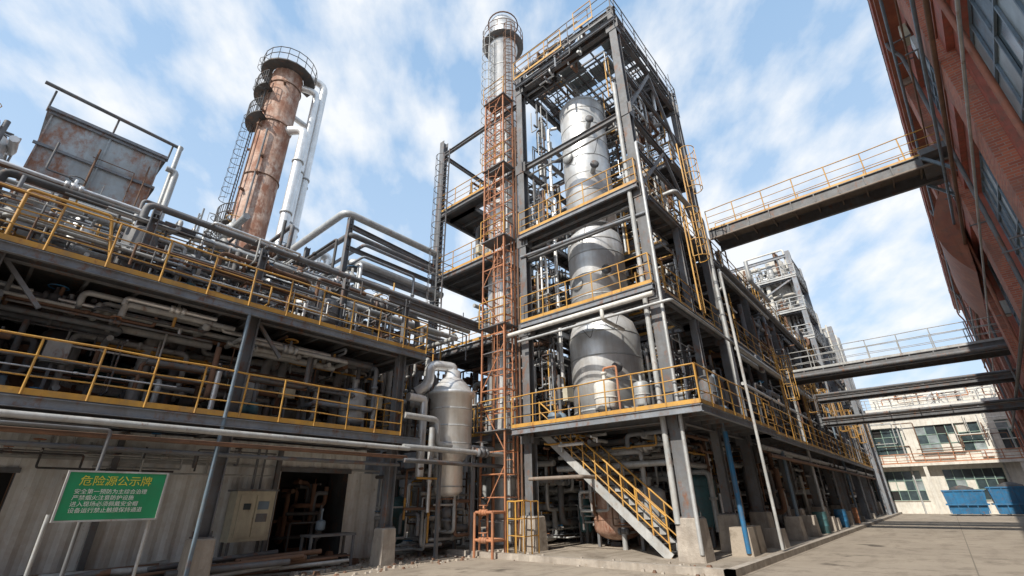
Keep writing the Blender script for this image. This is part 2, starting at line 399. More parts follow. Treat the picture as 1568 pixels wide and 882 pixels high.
for z in (8.1,12.2):
    t.deck(13.4,14.35,5.4,11.0,z,DARK,STEEL,.7); t.deck(18.2,20.6,5.4,11.0,z,DARK,STEEL,.7)
    t.deck(14.5,18.2,10.4,11.0,z,DARK,STEEL,.7); t.deck(14.5,18.2,5.4,6.3,z,DARK,STEEL,.7)
    t.deck(13.8,20.5,13.0,17.0,z,DARK,STEEL,.8)
    t.rail([(20.6,5.4,z),(13.4,5.4,z),(13.4,11.0,z)],YEL)
    t.rail([(20.6,5.4,z),(20.6,17,z)],YEL); t.rail([(18.2,6.6,z),(18.2,10.3,z)],YEL); t.rail([(14.5,6.4,z),(18.2,6.4,z)],YEL)
    t.rail([(13.75,13.0,z),(13.75,17,z),(20.5,17,z)],YEL)
z=16.2
t.deck(18.1,20.6,5.4,11,z,DARK,STEEL,.7); t.rail([(18.1,11,z),(18.1,5.4,z),(20.6,5.4,z),(20.6,11,z)],YEL)
t.deck(14.6,20.5,15.0,17.0,z,DARK,STEEL,.8); t.deck(13.8,14.6,13.2,17,z,DARK,STEEL,.8); t.rail([(13.75,13.2,z),(13.75,17,z),(20.5,17,z)],YEL)
t.rail([(13.0,11.2,4.0),(13.0,4.4,4.0),(20.9,4.4,4.0)],YEL,sp=.95)
t.rail([(13.7,17,4.0),(13.7,12.8,4.0)],YEL)
# top platform
t.grate(15.0,18.0,5.5,11.0,21.42,STEEL,.3)
t.deck(18.2,20.5,5.5,11,21.4,DARK,STEEL); t.deck(13.5,14.6,9.0,11.1,21.4,DARK,STEEL,.6); t.deck(13.5,14.2,5.3,9.0,21.4,DARK,STEEL,.6)
t.rail([(13.3,11.1,21.4),(13.3,5.3,21.4),(20.7,5.3,21.4),(20.7,11.1,21.4),(13.3,11.1,21.4)],STEEL,h=1.5)
t.rail([(13.25,11.0,21.5),(13.25,8.0,21.5)],YEL,h=1.2); t.rail([(13.25,7.2,21.9),(13.25,6.2,21.9)],YEL,h=1.2)
for k in range(6):
    x=14.4+k*1.1; t.bar((x,5.5,22.35),(x,11,22.35),.07,.1,STEEL)
for k in range(4):
    y=6.2+k*1.25; t.bar((13.8,y,22.45),(20.5,y,22.45),.07,.1,STEEL)
R=random.Random(61)
for i in range(6):
    for j in range(4):
        if R.random()<.55: t.box(13.9+i*1.1,14.97+i*1.1,5.6+j*1.3,6.85+j*1.3,22.52,22.54,GLASS2)
t.clutter(17.2,20.4,5.6,10.9,18.6,22.2,46,62,(.03,.08)); t.clutter(13.4,14.4,7,11,20.6,22.8,30,63,(.03,.07)); t.clutter(14,20,9,11,20.5,22.2,26,64,(.03,.07))
for x,h in ((14.0,24.2),(20.5,24.0)): t.tube([(x,5.4,21.3),(x,5.4,h)],.02,STEEL,5)
for z0,z1 in ((4.2,7.8),(8.3,11.9),(12.4,15.9),(16.4,20.9)):
    t.bar((20.5,5.5,z0),(20.5,11,z1),.12,.12,STEEL)
    t.bar((13.8,11.0,z0),(20.5,11.0,z1),.12,.12,STEEL); 
    t.bar((20.5,11,z0),(20.5,17,z1),.1,.1,STEEL)
t.bar((14.0,5.45,16.4),(17.1,5.45,20.9),.13,.13,STEEL); t.bar((20.5,5.45,16.4),(17.1,5.45,20.9),.13,.13,STEEL)
t.bar((14.0,5.45,12.4),(17.1,5.45,15.9),.12,.12,STEEL); t.bar((20.5,5.45,12.4),(17.1,5.45,15.9),.12,.12,STEEL)
t.ib((13.9,5.5,18.6),(20.5,5.5,18.6),.12,.2,STEEL); t.ib((13.8,5.5,14.3),(20.5,5.5,14.3),.12,.2,STEEL)
t.ib((13.8,5.6,11.1),(13.8,10.9,11.1),.12,.2,STEEL); t.tube([(13.6,5.2,10.9),(13.6,11.1,11.2)],.06,EDGE,8)
t.tube([(13.5,5.75,1.0),(13.5,5.75,17.5)],.085,LIGHT,10)
t.tube([(13.45,5.2,0.3),(13.45,5.2,14.0),(14.2,5.2,14.2)],.06,ALU2,8)
t.tube([(13.15,11.6,7.6),(13.15,5.3,7.6)],.085,WHITE,12); t.tube([(13.15,7.2,7.6),(13.15,7.2,7.2),(14.6,7.2,7.2)],.07,WHITE,10)
t.tube([(13.2,11,7.25),(13.2,4.8,7.25),(22,4.8,7.25)],.05,ALU2,10)
t.tube([(16,6.4,13),(16,4.9,13),(19,4.9,13),(19,4.9,4)],.09,ALU2,10)
t.tube([(16.8,5.1,.3),(16.8,5.1,5.6),(18,5.1,5.6)],.06,BLUEG,10)
t.tube([(15.6,4.7,.2),(15.6,4.7,3.5)],.07,BLUE,10)
t.tube([(17.2,4.2,.2),(17.2,4.2,9.5),(24,4.2,9.5)],.05,LIGHT,8)
for i,(z0,z1) in enumerate(((.2,3.7),(4.3,7.7),(8.4,11.8),(12.5,15.8),(16.5,20.6))):
    n=(130,100,75,60,46)[i]
    t.clutter(17.9,20.3,5.8,10.8,z0,z1,n,10+i,(.03,.10))
    t.clutter(15.2,20.3,11.3,16.8,z0,z1,int(n*(1.0 if i<3 else .5)),30+i,(.03,.12))
    if i: t.clutter(14.1,15.2,10.0,10.9,z0,z1,14,510+i,(.02,.05)); t.clutter(14.1,17.5,5.6,6.5,z0,z1,14,520+i,(.02,.05))
for i,z in enumerate((4.0,8.1,12.2,16.2)):
    t.instruments(18.5,20.2,6,10.7,z,9,70+i); t.instruments(14.5,20,13.8,16.6,z,7 if i<3 else 2,80+i)
t.instruments(13.6,14.6,5.6,7.0,4.0,2,90); t.instruments(15,20,5,5.8,4.0,5,95); t.instruments(13.8,14.6,9.3,10.6,4.0,3,92)
t.instruments(15.2,20,7,16,.12,22,91)
t.clutter(15.2,20,6,11,3.0,3.7,50,99,(.04,.12)); t.clutter(13.6,15.0,8.2,11,3.1,3.7,12,97,(.04,.08))
t.ladder(20.8,7,12.2,21.2,YEL,0)
t.ladder(17.2,5.1,8.1,12.1,YEL,-pi/2); t.ladder(18.5,5.1,12.2,16.1,YEL,-pi/2)
t.ladder(13.4,16.2,8.1,19.0,STEEL,pi); t.ladder(18.2,10.6,16.2,21.2,YEL,pi)
for z in (7.6,11.7,15.7): 
    t.box(13.95,14.05,5.7,10.8,z-.02,z,LIGHT)
    for k in range(5):
        y=6+k; t.tube([(14,y,z),(14.3,y+.4,z-.35-.1*k),(14.6,y+.9,z)],.012,DARK,5,.2)
t.done()

d=B('distillation_column')
def shell(b,x,y,prof,mat,n=48): b.lathe((x,y,0),prof,mat,n)
shell(d,16.2,8.9,[(1.3,4.0),(1.3,4.5),(1.42,4.55),(1.42,7.6),(1.25,8.15),(.95,8.45),(.95,8.8),(1.22,9.0),(1.22,11.9),(1.15,12.3),(.9,12.55),(.9,12.8),(1.12,13.0),(1.12,20.0),(.95,20.3),(.4,20.5),(.4,20.9),(0,20.9)],ALU)
for z,r in ((4.6,1.42),(5.6,1.42),(6.6,1.42),(7.55,1.42),(9.2,1.22),(10.2,1.22),(11.2,1.22),(11.8,1.22),(13.4,1.12),(14.4,1.12),(15.4,1.12),(16.4,1.12),(17.4,1.12),(18.4,1.12),(19.4,1.12),(19.95,1.12)):
    d.lathe((16.2,8.9,z),[(r,-.03),(r+.014,-.025),(r+.014,.025),(r,.03)],ALU2,48)
for z,r in ((8.5,1.1),(12.7,1.02),(8.75,1.1)): d.lathe((16.2,8.9,z),[(.8,-.06),(r,-.06),(r,.06),(.8,.06)],STEEL,32)
d.tube([(16.2,8.9,20.8),(16.2,8.9,21.0),(17.9,9.9,21.0),(17.9,9.9,10)],.2,ALU,14)
d.tube([(15.3,9.9,19.0),(15.1,10.3,19.0),(15.1,10.3,9),(15.1,10.3,5)],.08,ALU,12)
for z in (6.0,10,15.3,18): d.tube([(15.4,8.2,z),(14.95,7.8,z)],.12,ALU2,12); d.flange((14.95,7.8,z),(-1,-1,0),.13,STEEL)
for z in (5.3,9.8,16.5): d.lathe((15.1,9.2,z),[(0,-.15),(.26,-.15),(.26,.05),(.3,.05),(.3,.12),(0,.12)],ALU2,16,(-1,.27,0))
d.done()

c=B('chimney_stack')
shell(c,15.7,13.9,[(.82,.1),(.82,28.4),(.95,28.5),(.95,28.7),(.8,28.8),(.74,30.6),(.86,30.7),(.86,31.0),(.6,31.0),(.6,30)],ALU,36)
z=1
while z<28: c.lathe((15.7,13.9,z),[(.82,-.04),(.845,-.03),(.845,.03),(.82,.04)],ALU2,36); z+=1.5
c.lathe((15.7,13.9,28.9),[(.8,-.05),(1.35,-.05),(1.35,.03),(.8,.03)],STEEL,24)
for zz in (29.4,29.95): c.ring((15.7,13.9,zz),1.32,.025,RUSTPIPE,n=24)
for k in range(14): a=2*pi*k/14; c.tube([(15.7+1.32*math.cos(a),13.9+1.32*math.sin(a),28.9),(15.7+1.32*math.cos(a),13.9+1.32*math.sin(a),29.95)],.02,RUSTPIPE,4)
c.ladder(14.8,14.1,16.5,28.9,LIGHT,pi); c.ladder(15.2,13.0,16.5,28.9,RUSTPIPE,-2.2)
c.ring((15.7,13.9,31.05),1.0,.05,RUSTPIPE,n=24)
c.done()

r=B('caged_ladder_shaft')
X0,X1,Y0,Y1=12.9,13.6,11.45,12.65
for x in (X0,X1):
    for y in (Y0,Y1): r.bar((x,y,.1),(x,y,21),.06,.06,RED)
z=1.0; k=0
while z<20.8:
    for a,b_ in (((X0,Y0),(X1,Y0)),((X0,Y1),(X1,Y1)),((X0,Y0),(X0,Y1)),((X1,Y0),(X1,Y1))):
        r.bar((*a,z),(*b_,z),.035,.035,RED if k%4 else STEEL)
    if k%3==0:
        ya,yb=(Y0,Y1) if (k//3)%2 else (Y1,Y0); r.bar((X0,ya,z),(X0,yb,z+1.8),.03,.03,RED)
    z+=.75;k+=1
r.ladder(X1-.1,Y0+.32,2.5,12,RED,pi,True,.42); r.ladder(X1-.1,Y1-.3,10.5,20.0,RED,pi,True,.42)
for z in (4.0,8.1,12.2,16.2,20.6): r.box(X0-.1,13.6,Y0-.1,Y1+.1,z-.04,z,STEEL); r.rail([(X0-.1,Y0-.1,z),(X0-.1,Y1+.1,z)],YEL,toe=False)
for y in (11.35,11.55,12.8): r.tube([(13.7,y,.3),(13.7,y,20-y*.1)],.045,RUSTPIPE,8)
r.tube([(13.75,12.0,.3),(13.75,12.0,19)],.07,ALU2,8)
r.done()

s=B('steel_staircase')
xa,xb=14.05,14.95; yt,yb,zt=10.7,6.3,3.85
n=19
for i in range(n):
    f=(i+.5)/n; s.box(xa,xb,yt+(yb-yt)*f-.13,yt+(yb-yt)*f+.13,zt*(1-f)+.10,zt*(1-f)+.14,DARK)
for x in (xa-.03,xb+.03):
    s.bar((x,yt,zt+.1),(x,yb,.12),.05,.26,LIGHT)
    for h,rr in ((1.05,.03),(.7,.022),(.35,.022)): s.tube([(x,yt,zt+.1+h),(x,yb,.12+h)],rr,YEL,5)
    for i in range(11):
        f=i/10; p=(x,yt+(yb-yt)*f,zt*(1-f)+.12); s.tube([p,(p[0],p[1],p[2]+1.05)],.026,YEL,5)
s.done()

s=B('separator_tank')
x,y=11.8,13.15
s.lathe((x,y,0),[(0,1.75),(.3,1.8),(.5,1.95),(.5,2.95),(.56,3.0),(.78,3.35),(.78,5.2),(.88,5.22),(.88,5.34),(.78,5.36),(.66,5.6),(.42,5.85),(.3,5.95),(.3,6.2),(0,6.2)],ALU,36)
for z in (2.1,2.8,3.5,4.1,4.7): s.lathe((x,y,z),[(.5 if z<3 else .78,-.02),(.515 if z<3 else .795,-.015),(.515 if z<3 else .795,.015),(.5 if z<3 else .78,.02)],ALU2,36)
s.tube([(x,y,6.1),(x,y,6.35),(x-.9,y+.3,6.35),(x-.9,y+.3,5.6),(x-1.2,y+.6,5.3)],.2,ALU,14,.4)
s.tube([(x-1.3,y,4.9),(x-1.3,y,2.4)],.14,ALU,14); s.tube([(x-2.0,y,4.95),(x-1.3,y,4.95),(x-1.3,y,4.7)],.14,ALU,14)
for k in range(4):
    a=k*pi/2+.5; s.bar((x+.9*math.cos(a),y+.9*math.sin(a),0),(x+.9*math.cos(a),y+.9*math.sin(a),3.4),.1,.1,STEEL)
s.tube([(x,y,1.8),(x,y,.8),(x+1,y,.8)],.12,STEEL,12); s.valve((x,y,1.3),.12,STEEL,RED,(0,0,1))
s.tube([(9.3,12.6,4.2),(10.7,12.6,4.2),(10.7,12.6,3.4),(13.5,12.6,3.4)],.1,ALU2,12)
s.tube([(9.2,12.4,3.2),(13.7,12.2,3.2)],.09,ALU2,12); s.tube([(9.2,12.3,2.8),(13.7,12.3,2.8)],.07,STEEL,10)
s.tube([(10.4,12.5,3.9),(10.4,12.5,2.8)],.1,ALU2,12); s.valve((12.5,12.2,3.2),.1,STEEL,DARK)
s.clutter(10,13.4,12.9,15.5,.2,3.0,56,5,(.03,.09)); s.instruments(10,13.4,13,16,0,8,6)
s.clutter(10,13.5,14.2,20,3.5,8,90,7,(.04,.12))
s.done()

# ---------------------------------------------------------------- left structure
p=B('pipe_platform_structure')
xs=[-10.4,-5.5,-.6,4.3,9.17]; ys=[12.9,17.5,22.2]
p.frame(xs,ys,[3.55,6.4],6.4,STEEL,.26,.24,True,(.95,.27,.24))
p.deck(-11,10,12.6,14.6,3.55,DARK,STEEL,.9); p.deck(-11,10,12.6,22.4,6.4,DARK,STEEL,.9)
p.deck(-11,10,16,22.4,3.55,DARK,STEEL,.9)
p.rail([(-11,12.6,3.55),(9.2,12.6,3.55),(9.2,14.6,3.55)],YEL,sp=.95)
p.rail([(-11,12.6,6.4),(10,12.6,6.4),(10,22,6.4)],YEL,sp=1.0)
for a in xs[:-1]:
    p.bar((a+.1,12.95,6.2),(a+.9,12.95,5.3),.08,.08,STEEL); 
    p.bar((a,22.2,3.7),(a+4.9,22.2,6.1),.1,.1,STEEL)
p.tube([(-11,12.35,3.15),(9.4,12.35,3.15)],.07,LIGHT,10); p.tube([(-11,12.45,2.9),(9.4,12.45,2.9)],.05,RUSTPIPE,8)
p.tube([(-11,12.8,2.7),(9.4,12.8,2.7)],.05,STEEL,8)
p.tube([(-1,12.3,3.0),(2.0,12.3,3.0),(2.0,12.3,0)],.035,STEEL,8)
p.tube([(4.08,12.6,.2),(4.08,12.6,6.2)],.045,BLUEG,8)
for y,z,rr,m in ((13.6,8.75,.09,STEEL),(14.2,8.55,.11,ALU2),(15,8.4,.12,LIGHT),(15.6,8.4,.08,EDGE),(16.2,8.9,.14,ALU),(14.7,9.4,.05,STEEL)):
    p.tube([(1.4,y,7.0 if rr<.13 else z),(1.4,y,z),(13.6,y,z)],rr,m,10)
for x in (1.6,4.3,7,9.5):
    p.col(x,13.3,6.4,8.5,STEEL,.18); p.col(x,16.6,6.4,9.0,STEEL,.18); p.ib((x,13.2,8.3),(x,16.8,8.2),.1,.16,STEEL); 
p.ib((8.7,13.3,8.35),(13.6,13.3,8.35),.14,.24,STEEL); p.ib((8.7,16.6,8.9),(13.6,16.6,8.9),.14,.24,STEEL); p.ib((8.7,16.6,10.8),(13.6,16.6,10.8),.14,.24,STEEL)
p.col(8.7,17,6.4,13.4,STEEL,.22); p.col(8.7,21,6.4,13.4,STEEL,.22)
p.ib((8.7,17,13.0),(13.8,17,12.8),.14,.22,STEEL); p.ib((8.7,17,11.9),(13.8,17,11.9),.12,.2,STEEL)
for i,(z,rr,m) in enumerate(((13.6,.17,ALU2),(12.5,.13,STEEL),(11.2,.18,ALU2),(12.1,.08,EDGE),(10.2,.16,LIGHT))):
    p.tube([(8.4+.3*i,27,z-3),(8.4+.3*i,27,z),(8.4+.3*i,17-.15*i,z),(14,17-.15*i,z)],rr,m,12)
p.clutter(-10.5,9.6,14.8,22,3.8,6.1,270,21,(.03,.12)); p.clutter(-10.5,9.5,13.2,14.8,3.6,6.0,80,22,(.02,.07))
p.clutter(-8,13,13.6,22,6.6,8.6,260,23,(.03,.10)); p.clutter(4,13,15,24,8,11,70,24,(.04,.12))
p.clutter(-10,9.6,13.2,15,5.5,6.1,80,29,(.04,.10)); p.clutter(-4,9.6,12.9,14.0,6.5,7.6,80,31,(.02,.05)); p.clutter(-2,8,13.2,15,7.4,8.8,36,32,(.02,.06))
p.instruments(-8,9,13.5,16,6.4,40,25); p.instruments(-8,9,16,21,6.4,30,26); p.instruments(-8,8.5,14.9,16,3.6,30,27)
p.instruments(-2,9,13.3,14.3,3.55,8,28)
for x,y,m,rr,h in ((2.9,14.2,ALU2,.28,1.0),(-.5,14,LIGHT,.38,.9),(0.5,15.5,ALU,.35,1.6),(5.2,14.5,ALU,.3,1.2),(7.6,14.0,ALU2,.28,1.0)):
    p.vessel(x,y,6.9,6.9+h,rr,m,legs=6.4,n=20)
for x,rr in ((2.6,.16),(3.3,.12),(5.6,.13),(6.1,.13),(8.0,.15),(-.5,.14),(7.2,.1)):
    p.tube([(x,14.8,3.55),(x,14.8,5.7),(x+.8,15.4,5.7)],rr,LIGHT if rr>.12 else STEEL,12); p.flange((x,14.8,4.6),(0,0,1),rr,STEEL)
p.hvessel((-6,16.2,4.7),3.5,.6,TEAL); p.hvessel((.0,16.4,4.7),3.2,.55,TEAL); p.hvessel((5.2,16.6,4.6),2.4,.5,ALU2)
p.done()

w=B('corrugated_shed')
w.corr(-11,-1.1,15.0,0,3.3,WALLP); w.corr(-1.1,1.1,15.0,0,1.0,WALLP); w.corr(-1.1,1.1,15.0,2.3,3.3,WALLP); w.corr(1.1,6.75,15.0,0,3.3,WALLP)
w.corr(6.75,9.6,15.0,2.55,3.3,WALLP); w.corr(9.0,10.2,15.0,0,2.55,WALLP)
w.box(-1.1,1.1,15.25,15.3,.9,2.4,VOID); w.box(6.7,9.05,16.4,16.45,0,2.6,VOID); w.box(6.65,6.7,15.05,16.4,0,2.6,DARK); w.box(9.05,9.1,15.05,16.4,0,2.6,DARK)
for k in range(9): w.box(-1.1+k*.27,-1.08+k*.27,15.1,15.12,1,2.3,RUSTPIPE)
w.box(-1.15,1.15,14.93,15.02,2.3,2.4,STEEL); w.box(-1.15,1.15,14.93,15.02,.92,1.0,STEEL)
w.box(6.7,9.05,14.9,15.0,2.52,2.64,STEEL)
w.box(-11,6.7,14.85,14.98,0,.35,CONC); w.box(-11,10.2,14.96,14.99,2.6,2.66,LIGHT)
w.box(-11,10.2,15.06,18,3.28,3.33,DARK)
for x in (7.2,7.8,8.4): w.box(x,x+.03,16.0,16.03,.2,2.4,RUSTPIPE)
w.clutter(6.9,8.9,15.3,16.2,.1,2.3,16,77,(.03,.07),[RUSTPIPE,STEEL,DARK])
for k in range(5):
    x=-9+k*3.9; w.bar((x,14.9,0),(x,14.9,3.2),.12,.12,STEEL)
w.clutter(-3,6.5,14.5,14.9,2.3,3.2,18,78,(.015,.03),[DARK,STEEL,LIGHT])
w.done()
w=B('warehouse_building')
w.corr(-14,78,25,0,8.2,STEEL,.5,.08); w.box(-14,78,25.2,34,0,8.0,DARK)
w.add([(-14,24.6,8.1),(78,24.6,8.1),(78,30,9.6),(-14,30,9.6)],[(0,1,2,3)],GREYBOX); w.add([(-14,30,9.6),(78,30,9.6),(78,35.5,8.1),(-14,35.5,8.1)],[(0,1,2,3)],GREYBOX)
w.done()

s=B('green_notice_sign')
sx0,sx1,sz0,sz1=1.58,3.08,1.40,2.20
s.box(sx0,sx1,12.0,12.04,sz0,sz1,GREEN)
s.box(sx0-.03,sx1+.03,11.98,12.06,sz0-.03,sz0,LIGHT); s.box(sx0-.03,sx1+.03,11.98,12.06,sz1,sz1+.03,LIGHT)
s.box(sx0-.03,sx0,11.98,12.06,sz0,sz1,LIGHT); s.box(sx1,sx1+.03,11.98,12.06,sz0,sz1,LIGHT)
for x,h in ((1.5,1.5),(3.02,1.45)): s.tube([(x,12.09,0),(x,12.09,h)],.03,LIGHT,8)
s.text('危险源公示牌',(1.75,11.992,1.99),.185,YTXT)
for k in range(4): s.text(['安全第一预防为主综合治理','严禁烟火注意防护设施','进入现场必须佩戴安全帽','设备运行禁止触摸保持通道'][k],(1.72,11.992,1.84-k*.105),.092,WTXT)
s.done()
s=B('electrical_cabinet')
s.box(5.35,6.35,14.2,14.7,.75,1.95,BEIGE); s.box(5.3,6.4,14.12,14.78,1.95,2.0,STEEL); s.box(5.45,5.83,14.17,14.2,.85,1.85,BEIGE); s.box(5.87,6.25,14.17,14.2,.85,1.85,BEIGE)
s.box(5.55,5.73,14.15,14.17,1.5,1.65,GLASS); s.box(5.92,6.2,14.15,14.17,1.2,1.4,STEEL); s.box(5.92,6.2,14.15,14.17,1.5,1.7,BLUEG)
for x in (5.4,6.3):
    for y in (14.25,14.65): s.bar((x,y,0),(x,y,.75),.06,.06,STEEL)
s.tube([(5.8,14.5,1.98),(5.8,14.5,3.1)],.04,STEEL); s.tube([(6.0,14.5,1.98),(6.0,14.5,3.1)],.03,STEEL)
s.done()
s=B('scrap_pipe_pile'); R=random.Random(9)
for i in range(34):
    x=R.uniform(1.0,6); y=R.uniform(13.0,14.2); z=.06+R.random()*.35; a=R.uniform(-.25,.25); l=R.uniform(1.2,3)
    s.tube([(x,y,z),(x+l,y+a,z+R.uniform(-.05,.12))],R.uniform(.03,.07),R.choice([RUSTPIPE,RUSTPIPE,STEEL,LIGHT]),8)
s.done()
s=B('rubble'); R=random.Random(19)
for i in range(380):
    x=R.uniform(5,13); y=R.uniform(11.6,14.6) if x<12 else R.uniform(4.6,12)
    a=R.uniform(.015,.07); z=.12 if x>12.4 else 0
    s.frus(x,y,z,z+a*R.uniform(.5,1.3),a*R.uniform(.7,1.1),a*R.uniform(.4,.8),R.choice([CONC,CONC,RUSTPIPE,SLAB]))
for i in range(14):
    x=R.uniform(5,9); y=R.uniform(13.4,14.5); s.frus(x,y,0,R.uniform(.1,.4),R.uniform(.08,.2),R.uniform(.05,.15),R.choice([CONC,RUSTPIPE,CONC,DARK]))
s.done()
s=B('steel_workbench')
s.box(7.2,8.6,13.5,14.1,.78,.84,STEEL)
for x in (7.25,8.55):
    for y in (13.55,14.05): s.bar((x,y,0),(x,y,.78),.06,.06,STEEL)
s.box(7.25,8.55,13.55,14.05,.25,.28,RUSTPIPE); s.vessel(7.6,13.8,.98,1.15,.13,BLUEG,n=14,bands=False)
s.done()

s=B('red_pipe_manifold')
for x,y in ((12.0,11.2),(12.0,12.0),(12.6,11.2),(12.6,12.0)): s.tube([(x,y,0),(x,y,1.3)],.045,RED,8)
for z in (.5,1.3):
    s.tube([(12.0,11.2,z),(12.0,12.0,z),(12.6,12,z),(12.6,11.2,z),(12.0,11.2,z)],.045,RED,8,.1)
s.valve((12,11.6,1.3),.06,RED,RED,(0,1,0)); s.valve((12,11.6,.5),.06,RED,RED,(0,1,0))
s.done()
s=B('yellow_barrier_rail')
s.rail([(12.5,10.3,.12),(12.5,11.0,.12),(13.2,11.0,.12)],YEL,h=1.5,sp=.35,toe=False); s.rail([(12.5,10.3,.12),(13.2,10.3,.12)],YEL,h=1.5,sp=.35,toe=False)
s.done()
s=B('rusty_tank')
s.vessel(16.6,9.3,.7,2.0,.85,RUST,legs=.12); s.vessel(15.9,7.6,.8,1.8,.5,ALU2,legs=.12); s.vessel(18.3,6.8,.8,2.2,.55,TEAL,legs=.12)
s.tube([(13.3,10.7,2.3),(13.3,8.6,2.3),(15.9,8.6,2.3)],.06,PLANK,10)
s.tube([(15.3,10.9,2.7),(15.3,6.5,2.7),(19,6.5,2.7)],.1,ALU2,10); s.tube([(15.4,10.9,3.1),(15.4,7.5,3.1),(15.4,7.5,.3)],.08,LIGHT,10)
s.hvessel((17.5,9.6,2.9),2.2,.35,ALU2)
s.clutter(15.2,17,7.5,10.8,.3,2.8,30,501,(.03,.08),[STEEL,RUSTPIPE,ALU2,LIGHT])
s.done()
s=B('white_chemical_tank'); s.vessel(14.1,7.9,4.45,5.2,.38,WHITE,legs=4.0,n=24); s.tube([(14.1,7.9,5.5),(14.1,7.9,5.8),(14.1,7.4,5.8),(14.1,7.4,4.1)],.04,RED,8); s.done()
def drum(x,y,z,m):
    k=B('oil_drum'); k.lathe((x,y,z),[(0,0),(.28,0),(.29,.02),(.29,.28),(.305,.3),(.29,.32),(.29,.56),(.305,.58),(.29,.6),(.29,.87),(.3,.88),(.27,.88),(.27,.86),(0,.86)],m,20); k.done()
for x,y,m in ((27.4,4.8,TEAL),(33.2,4.8,BLUE),(38.5,4.9,RED)): drum(x,y,.12,m)
k=B('concrete_blocks'); R=random.Random(5)
for x in (15.9,16.9,19.0,22.5,25,29.6,31,36,41,47):
    k.frus(x,4.75+R.random()*.2,.12,.4+R.random()*.6,.3,.26,R.choice([CONC,CONC,SLAB]))
k.done()

# ---------------------------------------------------------------- right row
q=B('process_structure')
xs=[20.5+5.6*i for i in range(1,9)]
q.frame(xs,[5.5,11,17],[4.0,8.1,12.0],12.0,STEEL,.32,.3)
for z in (4.0,8.1,12.0):
    y0=4.6 if z==4 else 5.3
    q.deck(20.9,xs[-1],y0,11.0,z,DARK,STEEL,1.2); q.rail([(20.9,y0,z),(xs[-1],y0,z)],YEL,sp=1.4)
    q.deck(20.9,xs[-1],11,17,z,DARK,STEEL,1.4)
    q.ib((20.5,5.5,z-.2),(26,5.5,z-.2),.16,.3,STEEL,.02)
for x in xs[:-1]:
    q.bar((x,5.45,4.1),(x+5.6,5.45,7.8),.1,.1,STEEL)
    q.bar((x,5.45,8.3),(x+2.8,5.45,11.8),.08,.08,STEEL)
    q.ladder(x+1.5,5.0,4,8.1,YEL,-pi/2)
for i,(z0,z1,n) in enumerate(((.2,3.8,280),(4.2,7.9,240),(8.3,11.8,210),(12.2,14.5,100))):
    q.clutter(21,60,5.0 if i else 5.4,10,z0,z1,n,100+i,(.035,.11))
    q.instruments(21,60,5.8,10,(.12,4,8.1,12)[i],36,110+i)
for y,z,rr,m in ((4.9,3.4,.1,LIGHT),(4.7,3.1,.07,RUSTPIPE),(5.0,7.4,.12,ALU2),(4.9,11.3,.1,STEEL),(5.1,5.9,.07,ALU)):
    q.tube([(20.5,y,z),(64,y,z)],rr,m,10)
for i in range(7): q.tube([(23+i*5.7,4.8,.2),(23+i*5.7,4.8,3.4+4*(i%2))],.07,[BLUEG,LIGHT,STEEL][i%3],8)
for x,h in ((24,13.8),(29,14.2),(37,14)): q.vessel(x,8,12.5,h,.5,ALU2,legs=12)
q.done()
f=B('reactor_tower')
f.frame([46.5,51.5],[5.1,11.3],[14.5,17.2,20.5,22.8],23.0,EDGE,.4,.3,False)
for z in (14.5,17.2,20.5):
    f.deck(46.3,51.7,4.9,11.5,z,STEEL,LIGHT,1.2); f.rail([(46.3,11.5,z),(46.3,4.9,z),(51.7,4.9,z)],LIGHT,r=.05)
for a,b_ in (((46.5,5.1,14.7),(46.5,11.3,17)),((46.5,11.3,17.4),(46.5,5.1,20.3))): f.bar(a,b_,.15,.15,EDGE)
f.clutter(46.6,51,5.2,11.2,12.5,23.5,120,200,(.08,.2),[CREAM,PALE,LIGHT,STEEL,ALU,PALE,RUSTPIPE])
for x,y,rr in ((48.5,6.7,.8),(48.5,9.6,.7),(50,6.5,.6)): f.vessel(x,y,17.7,22.9,rr,PALE)
f.instruments(47,51,5.2,10.8,20.5,10,201); f.instruments(47,51,5.2,10.8,17.2,12,203)
f.vessel(58,6,10,20,.7,PALE); f.vessel(61,4.9,10,18,.5,CREAM); f.frame([57,62],[4.5,7.5],[10,14],18,EDGE,.4,.3,False); f.clutter(57,62,4.5,7.5,10,19,60,202,(.08,.15),[CREAM,LIGHT,STEEL])
f.done()

# ---------------------------------------------------------------- left background
k=B('rusty_distillation_tower')
cx,cy=7.8,27.9
k.lathe((cx,cy,0),[(1.15,6),(1.15,16),(1.02,16.1),(1.02,29.8),(.85,30.3),(.4,30.6),(0,30.7)],RUST,36)
for z in (12.4,16.1,20.6,25.0,28.6): k.lathe((cx,cy,z),[(1.0,-.04),(1.08,-.035),(1.08,.035),(1.0,.04)],RUSTPIPE,36)
def ringplat(b,x,y,z,r0,r1,a0,a1,mat,rm):
    n=16; vs=[];fs=[]
    for i in range(n+1):
        a=a0+(a1-a0)*i/n
        for rr,zz in ((r0,z),(r1,z),(r1,z-.1),(r0,z-.1)): vs.append((x+rr*math.cos(a),y+rr*math.sin(a),zz))
        if i:
            o=4*(i-1)
            for j in range(4): fs.append((o+j,o+(j+1)%4,o+4+(j+1)%4,o+4+j))
    b.add(vs,fs,mat)
    for h in (.55,1.1): b.ring((x,y,z+h),r1,.03,rm,n=n,a0=a0,a1=a1)
    for i in range(n+1):
        a=a0+(a1-a0)*i/n; b.tube([(x+r1*math.cos(a),y+r1*math.sin(a),z),(x+r1*math.cos(a),y+r1*math.sin(a),z+1.1)],.025,rm,4,0,False)
